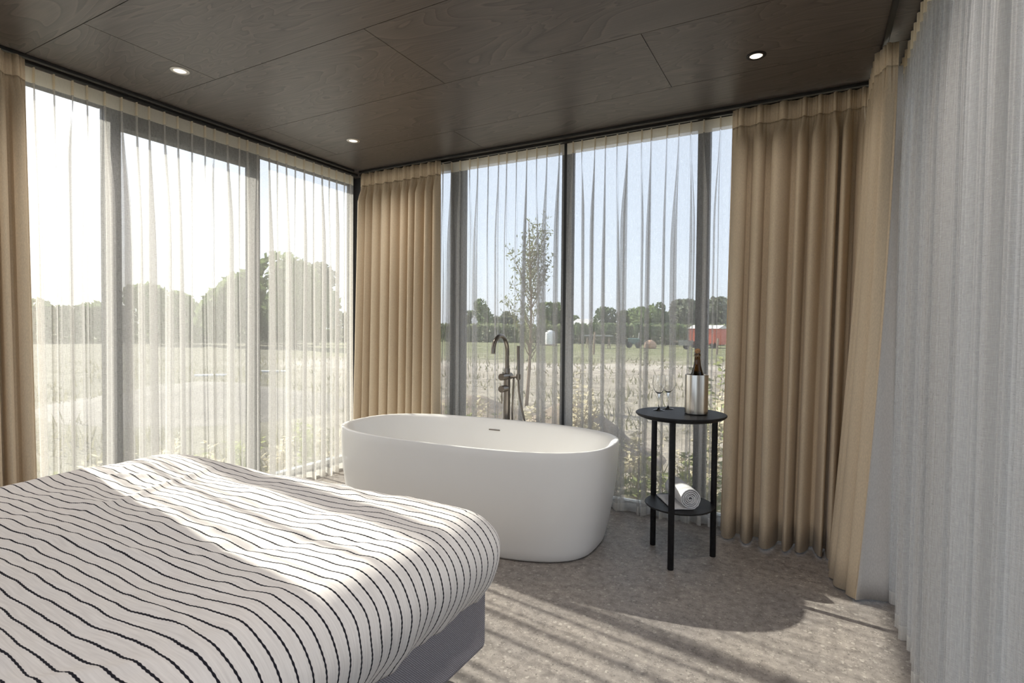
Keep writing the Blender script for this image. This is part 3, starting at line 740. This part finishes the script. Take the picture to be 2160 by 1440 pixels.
ck_ = o = MB().lathe([(.0095, .300), (.0100, .306), (.0130, .309), (.0142, .314), (.0140, .320), (.0115, .326), (.006, .329), (.0, .3295)], (cx_ + .002, cy_, bz), 28, caps=False).build('cork', 'cork', bt); autosmooth(o)
wm_ = MB()
for a in range(4):
    an = a * pi / 2 + .4
    wm_.tube([(cx_ + .002 + .0160 * cos(an), cy_ + .0160 * sin(an), bz + .290), (cx_ + .002 + .0155 * cos(an), cy_ + .0155 * sin(an), bz + .312), (cx_ + .002 + .008 * cos(an), cy_ + .008 * sin(an), bz + .3285)], .0007, 6)
ringp = [(cx_ + .002 + .0165 * cos(t * pi / 10), cy_ + .0165 * sin(t * pi / 10), bz + .290) for t in range(21)]
wm_.tube(ringp, .0012, 6); wm_.tube([(cx_ - .014, cy_, bz + .290), (cx_ - .019, cy_ - .002, bz + .286), (cx_ - .016, cy_ - .003, bz + .296)], .0008, 6)
wm_.build('wire_cage', 'foil_wire', ck_)

def wineglass(label, x, y):
    r = thing('wine_glass', label, 'wine glass', 'wine glasses on the side table')
    foot = [(.0, .0), (.0315, .0), (.0325, .001), (.030, .0025), (.012, .006), (.0045, .011), (.0035, .020), (.0036, .05), (.0048, .066), (.0075, .080), (.0095, .090), (.0, .090)]
    o = MB().lathe(foot, (x, y, TH), 36, caps=False).build('stem', 'wine_glass', r); autosmooth(o, 60)
    outb = [(.0, .0902), (.0098, .0903), (.0185, .099), (.0275, .112), (.0340, .129), (.0362, .146), (.0350, .166), (.0305, .190)]
    inb = [(.0297, .190), (.0341, .166), (.0353, .146), (.0331, .1292), (.0266, .1130), (.0178, .1005), (.009, .0945), (.0, .094)]
    o = MB().lathe(outb + inb, (x, y, TH), 40, caps=False).build('bowl', 'wine_glass', r); autosmooth(o, 60)
    return r
wineglass('stemmed wine glass nearest the edge of the side table', -.722, 2.985)
wineglass('stemmed wine glass standing behind the other one on the side table', -.690, 3.062)

def build_towel():
    r = thing('rolled_towel', 'white rolled towel on the lower shelf of the side table', 'towel')
    e0 = Vector((-.527, 2.868, .2855)); e1 = Vector((-.655, 3.075, .2855)); ax = (e1 - e0); Lh = ax.length; ax.normalize()
    side = Vector((-ax.y, ax.x, 0))          # points to the left / front
    if side.x > 0: side = -side
    R0 = .0525; turns = 5.2; th = .0066
    outer = []
    NT = 150
    prof = []
    for k in range(NT + 1):
        t = k / NT; a = -pi / 2 - t * turns * 2 * pi; rr = R0 - (R0 - .006) * t
        rr += .0012 * noise.noise(Vector((a * 1.3, 2, 1)))
        prof.append((rr * cos(a), rr * sin(a)))
    tail = [(.095, -R0 + .0025), (.070, -R0 + .002), (.045, -R0 + .0015), (.02, -R0 + .0005)]
    path = [Vector(p) for p in tail] + [Vector(p) for p in prof]
    A, B = [], []
    for i, p in enumerate(path):
        d = (path[min(i + 1, len(path) - 1)] - path[max(i - 1, 0)]).normalized(); nn = Vector((-d.y, d.x))
        A.append(p + nn * th * .42); B.append(p - nn * th * .42)
    loop = A + B[::-1]
    rows = []
    for s in range(13):
        u = s / 12; rows.append([])
        puff = .0 if 0 < s < 12 else -.0012
        for p in loop:
            jit = .0010 * noise.noise(Vector((p.x * 60, p.y * 60, u * 9)))
            q = e0 + ax * (Lh * u + .004 * noise.noise(Vector((p.x * 70, p.y * 70, 4 + u)))) + side * (p.x + jit) + Vector((0, 0, max(.003, p.y + R0 + .003 + jit)))
            rows[-1].append(q)
    mb = MB().grid(rows, True)
    n = len(loop); nA = len(A)
    for base in (0, 12 * n):
        for i in range(nA - 1):
            mb.f.append((base + i, base + i + 1, base + n - 2 - i, base + n - 1 - i)); mb.mi.append(0)
    o = mb.build('towel_roll', 'towel', r, True); autosmooth(o, 60)
build_towel()

# ================================================================== DOWNLIGHTS
LAMPS = [('recessed downlight with silver ring at the left, nearer the bed', (-2.86, 1.658), 'bezel'),
         ('recessed downlight with silver ring at the far left corner', (-2.836, 2.84), 'bezel'),
         ('recessed downlight with black ring above the side table', (-.256, 2.852), 'black_metal'),
         ('unseen downlight added for fill above the left half of the bed', (-2.86, .478), 'bezel'),  # this one and the rest are unseen, added as fill light
         ('unseen downlight added for fill above the left of the bed head', (-2.86, -.70), 'bezel'),
         ('unseen downlight added for fill above the open floor right of the bed foot', (-.256, 1.668), 'bezel'),
         ('unseen downlight added for fill above the floor beside the right edge of the bed', (-.256, .484), 'bezel'),
         ('unseen downlight added for fill above the right of the bed head', (-.256, -.70), 'bezel')]
LAMP_WATT = 12.0
for lab, (x, y), mt in LAMPS:
    dl = thing('downlight', lab, 'ceiling light', 'recessed ceiling downlights', loc=(x, y, CEIL))
    o = MB().lathe([(.0445, 0), (.0445, -.002), (.040, -.0045), (.030, -.0045), (.0285, -.001), (.0285, .0)], n=48, caps=False).build('trim_ring', mt, dl); autosmooth(o, 30)
    o = MB().lathe([(.0285, -.0005), (.0275, -.0022), (.0, -.0026)], n=36, caps=False).build('lens', 'lamp_lens', dl); autosmooth(o, 60)
    ld = bpy.data.lights.new('downlight_beam', 'SPOT'); ld.energy = LAMP_WATT * (.35 if (x > -1 and y > 2) else 1.5 if (x > -1 and y > 0) else 1.0); ld.spot_size = radians(150); ld.spot_blend = 1.0
    ld.shadow_soft_size = .028; ld.color = (1.0, .92, .85)
    lo_ = bpy.data.objects.new('downlight_beam', ld); col.objects.link(lo_); lo_.parent = dl; lo_.location = (0, 0, -.034)

# ================================================================== OUTSIDE
GZ = -.28
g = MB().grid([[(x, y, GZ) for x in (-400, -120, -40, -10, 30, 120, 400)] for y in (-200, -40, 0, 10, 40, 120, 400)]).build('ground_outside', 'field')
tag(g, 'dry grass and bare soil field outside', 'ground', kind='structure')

def leaves(mb, pts, size, rnd, aspect=.5):
    for p in pts:
        a = Vector((rnd.gauss(0, 1), rnd.gauss(0, 1), rnd.gauss(0, 1))).normalized(); b = a.orthogonal().normalized()
        b = Quaternion(a, rnd.uniform(0, 6.28)) @ b; s = size * rnd.uniform(.6, 1.3)
        p = Vector(p)
        mb.add([p - a * s, p + b * s * aspect, p + a * s, p - b * s * aspect], [(0, 1, 2, 3)])
def tree(label, px, dist, height, width, mat, seed, crown0=.18, n=1500, group='trees on the horizon', leafsize=None):
    rnd = random.Random(seed); x, y = at_dist(px, dist)
    r = thing('tree', label, 'tree', group, loc=(x, y, GZ))
    tm = MB(); hh = height
    tm.tube([(0, 0, -.1), (rnd.uniform(-.1, .1), 0, hh * .35), (rnd.uniform(-.2, .2), rnd.uniform(-.2, .2), hh * .75)], [hh * .028, hh * .02, hh * .006], 8)
    lobes = []
    for i in range(9):
        zz = rnd.uniform(crown0 + .12, .86); wr = width * .5 * (1 - abs(zz - .5) * .9)
        a = rnd.uniform(0, 6.28); rr = wr * rnd.uniform(.15, .62)
        lobes.append((Vector((rr * cos(a), rr * sin(a), hh * zz)), rnd.uniform(.30, .5) * min(width, hh) * .62))
        tm.tube([(0, 0, hh * zz * .55), (rr * cos(a) * .6, rr * sin(a) * .6, hh * zz * .8), tuple(lobes[-1][0])], [hh * .010, hh * .006, hh * .002], 5)
    tm.build('trunk', 'bark', r, True)
    fm = MB(); pts = []
    for i in range(n):
        c, R_ = rnd.choice(lobes); d = Vector((rnd.gauss(0, 1), rnd.gauss(0, 1), rnd.gauss(0, 1))).normalized()
        p = c + d * R_ * rnd.uniform(.45, 1.0) ** .6
        p.z = max(hh * crown0, min(hh, p.z)); pts.append(p)
    leaves(fm, pts, leafsize or width * .055, rnd, .6)
    fm.build('foliage', mat, r)
    return r
def hgt(px, py, d):
    r = ray(px, py); return CAM.z + d * r.z / math.hypot(r.x, r.y) - GZ
# beyond the left windows (py of crown tops 607, 570, 540; horizon ~ 700)
tree('low round tree left of the glass door, far field', 105, 70, hgt(105, 634, 70), 5.5, 'leaf_mid', 61)
tree('small bushy tree next to the first left mullion', 195, 66, hgt(195, 628, 66), 4, 'leaf_mid', 62)
tree('broad round-topped tree seen through the glass door', 332, 52, hgt(332, 604, 52), 6.4, 'leaf_mid', 63, n=2600)
tree('small tree in the dip right of the round-topped tree', 410, 66, hgt(410, 640, 66), 4.6, 'leaf_grey', 64)
tree('tall tree cut by the second left mullion', 494, 46, hgt(494, 572, 46), 6.2, 'leaf_mid', 65, n=2600)
tree('tallest tree near the corner, airy crown', 622, 42, hgt(622, 538, 42), 5.6, 'leaf_mid', 66, n=2600)
tree('second tall tree right beside the airy one near the corner', 668, 49, hgt(668, 540, 49), 4.4, 'leaf_grey', 67, n=2200)
tree('low bush tree at the foot of the tall corner trees', 570, 52, hgt(570, 632, 52), 7, 'leaf_dark', 68)
# beyond the back windows
tree('upright oval tree left of the willow sapling', 1014, 78, hgt(1014, 630, 78), 4.0, 'leaf_mid', 71, n=1800)
tree('low dark bush tree at the left end of the back hedge', 985, 84, hgt(985, 655, 84), 3.6, 'leaf_dark', 72)
tree('wide low tree behind the willow sapling', 1060, 88, hgt(1060, 655, 88), 7.0, 'leaf_grey', 73)
tree('round tree just left of the curtain gap', 1166, 76, hgt(1166, 640, 76), 5.4, 'leaf_mid', 74, n=2000)
tree('low tree right of the curtain gap', 1214, 95, hgt(1214, 664, 95), 3.4, 'leaf_mid', 75)
tree('dark dome-shaped tree right of the farmhouse', 1284, 74, hgt(1284, 648, 74), 4.0, 'leaf_dark', 76, n=1800)
tree('round green tree in the middle of the row', 1326, 80, hgt(1326, 648, 80), 3.8, 'leaf_mid', 77, n=1800)
tree('broad green tree left of the tallest crown', 1356, 72, hgt(1356, 646, 72), 4.8, 'leaf_mid', 78, n=2000)
tree('pointed tree at the crest of the back row', 1390, 82, hgt(1390, 636, 82), 4.6, 'leaf_dark', 79, n=2000)
tree('big grey-green wood edge, left half', 1438, 86, hgt(1438, 634, 86), 7.0, 'leaf_grey', 80, n=2400)
tree('big grey-green wood edge, right half', 1466, 98, hgt(1466, 636, 98), 6.2, 'leaf_grey', 81, n=2200)
tree('grey-green tree behind the red shed', 1512, 80, hgt(1512, 628, 80), 5.4, 'leaf_grey', 82, n=2000)
tree('far tree hidden partly by the right beige curtain', 1560, 84, hgt(1560, 640, 84), 6.2, 'leaf_grey', 83)

# long hedge behind the field
def hedge(label, pxa, pxb, dist, h, mat, seed, n=5000, thick=1.2):
    rnd = random.Random(seed); a = Vector(at_dist(pxa, dist)); b = Vector(at_dist(pxb, dist))
    r = thing('hedge', label, 'hedge', loc=(a.x, a.y, GZ))
    fm = MB(); pts = []
    for i in range(n):
        p = (b - a) * rnd.random(); s = rnd.uniform(-.5, .5) * thick
        hz = h * (1 + .12 * noise.noise(Vector((p.x * .3, p.y * .3, seed))))
        pts.append((p.x + s * .5, p.y + s, rnd.uniform(.0, 1) * hz))
    leaves(fm, pts, .22, rnd, .7)
    fm.build('foliage', mat, r)
    nn = (b - a).length
    for i in range(int(nn / 3)):
        p = (b - a) * (i * 3 / nn); MB().tube([(p.x, p.y, 0), (p.x, p.y, h * .8)], .05, 5).build('stem', 'bark', r)
hedge('clipped hedge along the far side of the back field', 930, 1800, 62, 2.0, 'leaf_hedge', 91, 9000)
hedge('long straight hedge beyond the left windows', 20, 740, 60, 3.1, 'leaf_dark', 92, 9000, 1.6)

# young row of trained trees in front of the hedge
for i, px in enumerate((1222, 1252, 1285, 1316, 1346, 1375, 1404, 1434)):
    x, y = at_dist(px, 54); rnd = random.Random(200 + i)
    r = thing('young_tree', 'young trained tree in the row before the clipped hedge', 'tree', 'row of young trained trees', loc=(x, y, GZ))
    MB().tube([(0, 0, 0), (.03, 0, 1.2), (0, 0, 1.9)], [.05, .04, .02], 6).build('trunk', 'bark', r)
    fm = MB(); leaves(fm, [(max(-.42, min(.42, rnd.gauss(0, .25))), max(-.42, min(.42, rnd.gauss(0, .25))), rnd.uniform(.95, 2.1)) for _ in range(160)], .17, rnd, .6); fm.build('foliage', 'leaf_dark', r)

# willow sapling outside the back window
def willow():
    rnd = random.Random(9); x, y = at_dist(1112, 10.5)
    r = thing('willow_sapling', 'slender young willow outside the back window', 'tree', loc=(x, y, GZ))
    H_ = 3.55; tm = MB(); fm = MB(); pts = []
    def tr(z): return Vector((.06 * sin(z * 1.1), .03 * z, z))
    tm.tube([tr(H_ * k / 10) for k in range(11)], [.034 * (1 - k / 11) + .004 for k in range(11)], 8)
    for i in range(34):
        z = rnd.uniform(.75, 2.9); a = rnd.uniform(0, 6.28); ln = rnd.uniform(.5, 1.15) * (1.15 - z / H_ * .55); st = rnd.uniform(.38, .62)
        b0 = tr(z); d = Vector((cos(a) * st, sin(a) * st, 1)).normalized()
        P = [b0 + d * ln * (k / 5) + Vector((0, 0, .10 * (k / 5) ** 2)) + Vector((rnd.gauss(0, .012), rnd.gauss(0, .012), 0)) for k in range(6)]
        tm.tube(P, [.011, .009, .007, .005, .003, .0015], 5)
        for _ in range(70):
            t = rnd.uniform(.2, 1.05); k = min(4, int(t * 5)); p = P[k].lerp(P[k + 1], min(1, t * 5 - k))
            pts.append(p + Vector((rnd.gauss(0, .055), rnd.gauss(0, .055), rnd.gauss(0, .05))))
    for _ in range(60): pts.append(tr(rnd.uniform(2.7, H_ + .06)) + Vector((rnd.gauss(0, .06), rnd.gauss(0, .06), 0)))
    tm.build('trunk', 'twig', r, True); leaves(fm, pts, .040, rnd, .3); fm.build('foliage', 'leaf_willow', r)
willow()

# soil heap outside the back window
def heap(label, px, dist, rad, h, seed, mat='soil'):
    x, y = at_dist(px, dist); rows = []
    for k in range(15):
        t = k / 14; rr = rad * t; zz = h * (cos(pi * t) * .5 + .5)
        rows.append([(rr * cos(a * pi / 16) * 1.2, rr * sin(a * pi / 16), zz + .16 * h * noise.noise(Vector((rr * cos(a * pi / 16) * 2.4 + seed, rr * sin(a * pi / 16) * 2.4, 1))) * (1 - t ** 3) - (.06 if k == 14 else 0)) for a in range(32)])
    o = MB().grid(rows, True).build('soil_heap', mat, None, True); o.location = (x, y, GZ)
    tag(o, label, 'soil heap')
heap('brown soil heap behind the bath, outside the back window', 1205, 6.6, 1.0, .62, 1)
heap('low soil heap left of the willow outside', 990, 9.5, 1.1, .32, 5)
heap('wide low soil heap beyond the left windows', 430, 12, 2.6, .4, 8, 'soil_dark')

# weeds close to the glass
def weed(px, dist, h, seed, dry):
    rnd = random.Random(seed); x, y = at_dist(px, dist)
    side = 'back' if px > 760 else 'left'
    r = thing('weed', 'leafy wild plant growing close outside the %s window, %s' % (side, 'dry and pale' if dry else 'green'), 'plant', 'wild plants outside the %s window' % side, loc=(x, y, GZ))
    st = MB(); fm = MB(); pts = []
    for i in range(rnd.randint(3, 5)):
        a = rnd.uniform(0, 6.28); sp = rnd.uniform(.05, .22); hh = h * rnd.uniform(.65, 1)
        P = [Vector((cos(a) * sp * (k / 5) ** 1.4, sin(a) * sp * (k / 5) ** 1.4, hh * k / 5)) + Vector((rnd.gauss(0, .01), rnd.gauss(0, .01), 0)) for k in range(6)]
        st.tube(P, [.005, .0045, .004, .003, .002, .001], 5)
        for _ in range(int(60 * h) + 16):
            t = rnd.uniform(.15, 1); k = min(4, int(t * 5)); p = P[k].lerp(P[k + 1], t * 5 - k)
            aa = rnd.uniform(0, 6.28); d = Vector((cos(aa), sin(aa), rnd.uniform(-.3, .6))).normalized(); b = d.orthogonal().normalized(); s = rnd.uniform(.03, .075)
            fm.add([p, p + d * s * .5 + b * s * .22, p + d * s * 1.1, p + d * s * .5 - b * s * .22], [(0, 1, 2, 3)])
    st.build('stalks', 'twig', r); fm.build('leaves', 'leaf_dry' if dry else 'leaf_weed', r)
for i, (px, d, h, dry) in enumerate([(955, 4.8, .95, 0), (985, 5.4, .9, 1), (1003, 4.7, .75, 0), (1035, 5.2, .7, 0), (1125, 4.9, .8, 1), (1150, 4.6, .95, 1), (1214, 4.5, 1.35, 1), (1232, 4.7, 1.2, 1), (1290, 4.35, .78, 1), (1310, 4.3, .62, 0), (1335, 4.35, .55, 0), (1352, 4.2, .7, 1),
                                     (1395, 4.1, .45, 0), (1420, 4.2, .62, 1), (1445, 4.1, .5, 0), (1470, 4.15, .6, 0), (1500, 4.05, 1.15, 1), (1515, 4.2, 1.3, 0), (1525, 4.1, .5, 0), (1490, 4.3, .9, 1)]): weed(px, d, h, 300 + i, dry)
for i, (px, d, h, dry) in enumerate([(90, 4.6, .5, 0), (150, 5.0, .6, 1), (190, 5.2, .45, 0), (300, 5.0, .6, 1), (360, 5.4, .7, 1), (400, 4.9, .55, 0), (450, 5.3, .5, 1), (520, 5.2, .65, 0), (590, 5.3, .5, 1), (640, 5.6, .6, 0), (700, 5.6, .55, 1)]): weed(px, d, h, 400 + i, dry)
# grass that nobody could count
def grass():
    rnd = random.Random(77); fm = MB()
    for i in range(9000):
        px = rnd.uniform(-100, 1600); d = 4.3 + rnd.random() ** 2 * 24
        x, y = at_dist(px, d)
        if x > XL - .15 and y < YB + .15: continue
        if noise.noise(Vector((x * .5, y * .5, 3))) < -.05: continue
        h = rnd.uniform(.06, .22); a = rnd.uniform(0, 6.28); w_ = rnd.uniform(.006, .012) * (1 + d / 12); ln = rnd.uniform(-.08, .08)
        fm.add([(x - w_ * cos(a), y - w_ * sin(a), GZ), (x + w_ * cos(a), y + w_ * sin(a), GZ), (x + ln, y + ln * .7, GZ + h)], [(0, 1, 2)])
    tag(fm.build('grass', 'grass'), 'short dry grass scattered over the field', 'grass', kind='stuff')
grass()

# things standing in the back field
x, y = at_dist(1161, 50)
tk = thing('water_tank', 'white plastic tank in the field left of the curtain gap', 'tank', loc=(x, y, GZ))
o = MB().lathe([(.0, .1), (.46, .1), (.48, .16), (.48, 1.02), (.44, 1.2), (.30, 1.32), (.16, 1.34), (.0, 1.34)], n=28, caps=False).build('tank_body', 'white_plastic', tk); autosmooth(o)
MB().lathe([(.15, 1.33), (.15, 1.4), (.0, 1.41)], n=20, caps=False).build('lid', 'white_plastic', tk)
MB().box((-.5, -.5, 0), (.5, .5, .1)).build('pallet', 'old_wood', tk)
x, y = at_dist(1494, 50)
rs_ = thing('red_shed', 'orange-red shed wagon in the field beside the bottle', 'shed', loc=(x, y, GZ))
rs_.rotation_euler = (0, 0, radians(-14))
MB().box((-1.3, -1.0, .3), (1.25, 1.0, 1.65)).build('body', 'red_steel', rs_)
MB().add([(-1.4, -1.1, 1.65), (1.35, -1.1, 1.65), (1.35, 1.1, 1.65), (-1.4, 1.1, 1.65), (-1.4, 0, 1.95), (1.35, 0, 1.95)], [(0, 1, 5, 4), (2, 3, 4, 5), (0, 4, 3), (1, 2, 5), (3, 2, 1, 0)]).build('roof', 'pale_roof', rs_)
MB().box((.35, -1.03, .4), (.95, -1.0, 1.5)).build('door', 'red_steel', rs_)
for xx in (-.85, .85):
    q = MB().tube([(xx, -1.0, .28), (xx, -.85, .28)], .28, 18).build('wheel', 'tyre', rs_)
x, y = at_dist(1248, 84)
hs = thing('farmhouse', 'far low farmhouse with pale roof above the hedge', 'house', loc=(x, y, GZ))
hs.rotation_euler = (0, 0, radians(20))
MB().box((-3.2, -2, 0), (3.2, 2, 2.2)).build('walls', 'brick_wall', hs)
MB().add([(-3.5, -2.3, 2.1), (3.5, -2.3, 2.1), (3.5, 2.3, 2.1), (-3.5, 2.3, 2.1), (-2.2, 0, 3.1), (2.2, 0, 3.1)], [(0, 1, 5, 4), (2, 3, 4, 5), (0, 4, 3), (1, 2, 5), (3, 2, 1, 0)]).build('roof', 'pale_roof', hs)
for xx in (-2, 0, 2): MB().box((xx - .4, -2.04, .9), (xx + .4, -2.0, 1.8)).build('window', 'window_glass', hs)
# small machinery, posts, bale
x, y = at_dist(1340, 46)
mc = thing('field_machine', 'small grey-green machine in the field above the wine glasses', 'machine', loc=(x, y, GZ))
MB().box((-.5, -.35, .3), (.45, .35, .8)).build('body', 'machine_green', mc, bevel=.06)
MB().tube([(.3, 0, .8), (.34, 0, 1.25)], .05, 10).build('exhaust', 'machine_grey', mc)
for a in (-.38, .38): MB().tube([(a, -.42, .25), (a, -.32, .25)], .25, 18).build('wheel', 'tyre', mc)
x, y = at_dist(1448, 45)
mc = thing('hand_cart', 'small dark cart in the field left of the red shed', 'cart', loc=(x, y, GZ))
MB().add([(-.5, -.3, .3), (.4, -.3, .3), (.4, .3, .3), (-.5, .3, .3), (-.6, -.4, .7), (.5, -.4, .7), (.5, .4, .7), (-.6, .4, .7)], [(3, 2, 1, 0), (0, 1, 5, 4), (1, 2, 6, 5), (2, 3, 7, 6), (3, 0, 4, 7)]).build('tray', 'machine_grey', mc)
MB().tube([(.0, -.06, .22), (.0, .06, .22)], .22, 18).build('wheel', 'tyre', mc)
MB().tube([(-.5, .3, .5), (-1.1, .3, .75)], .03, 8).build('handle', 'old_wood', mc); MB().tube([(-.5, -.3, .5), (-1.1, -.3, .75)], .03, 8).build('handle', 'old_wood', mc)
x, y = at_dist(1372, 45)
o = MB().lathe([(.0, 0), (.42, .0), (.5, .12), (.48, .34), (.36, .56), (.15, .68), (.0, .7)], n=24, caps=False).build('hay_pile', 'hay', None, True); o.location = (x, y, GZ)
tag(o, 'reddish brown hay pile beside the small field machine', 'hay pile')
for lab, px, d, h in (('weathered wooden post in the field right of the curtain gap', 1253, 33, 1.35), ('grey leaning post in the grass right of the wooden post', 1272, 29, 1.3), ('thin post in the grass before the red shed', 1513, 36, 1.0)):
    x, y = at_dist(px, d)
    o = MB().tube([(0, 0, -.05), (.02, 0, h * .5), (.06, 0, h)], [.07, .065, .06], 10).build('field_post', 'old_wood'); o.location = (x, y, GZ); tag(o, lab, 'post')
x, y = at_dist(1262, 44)
wb = thing('work_bench', 'pale trestle bench in the field by the wooden post', 'bench', loc=(x, y, GZ))
MB().box((-1.1, -.4, .95), (1.1, .4, 1.05)).build('top', 'machine_grey', wb)
for a in (-.9, .9): MB().tube([(a, -.3, 0), (a, 0, .95), (a, .3, 0)], .04, 8).build('trestle', 'old_wood', wb)
# white planks lying beyond the left windows
for lab, px, d, w_, rot in (('white board lying on the ground beyond the glass door', 450, 18.5, 1.0, .3), ('white pipe lying on the ground right of the second left mullion', 572, 19.5, .9, .1)):
    x, y = at_dist(px, d); o = MB().box((-w_ / 2, -.06, 0), (w_ / 2, .06, .05)).build('board', 'white_plastic'); o.location = (x, y, GZ + .005); o.rotation_euler = (0, 0, YAW + rot); tag(o, lab, 'board')
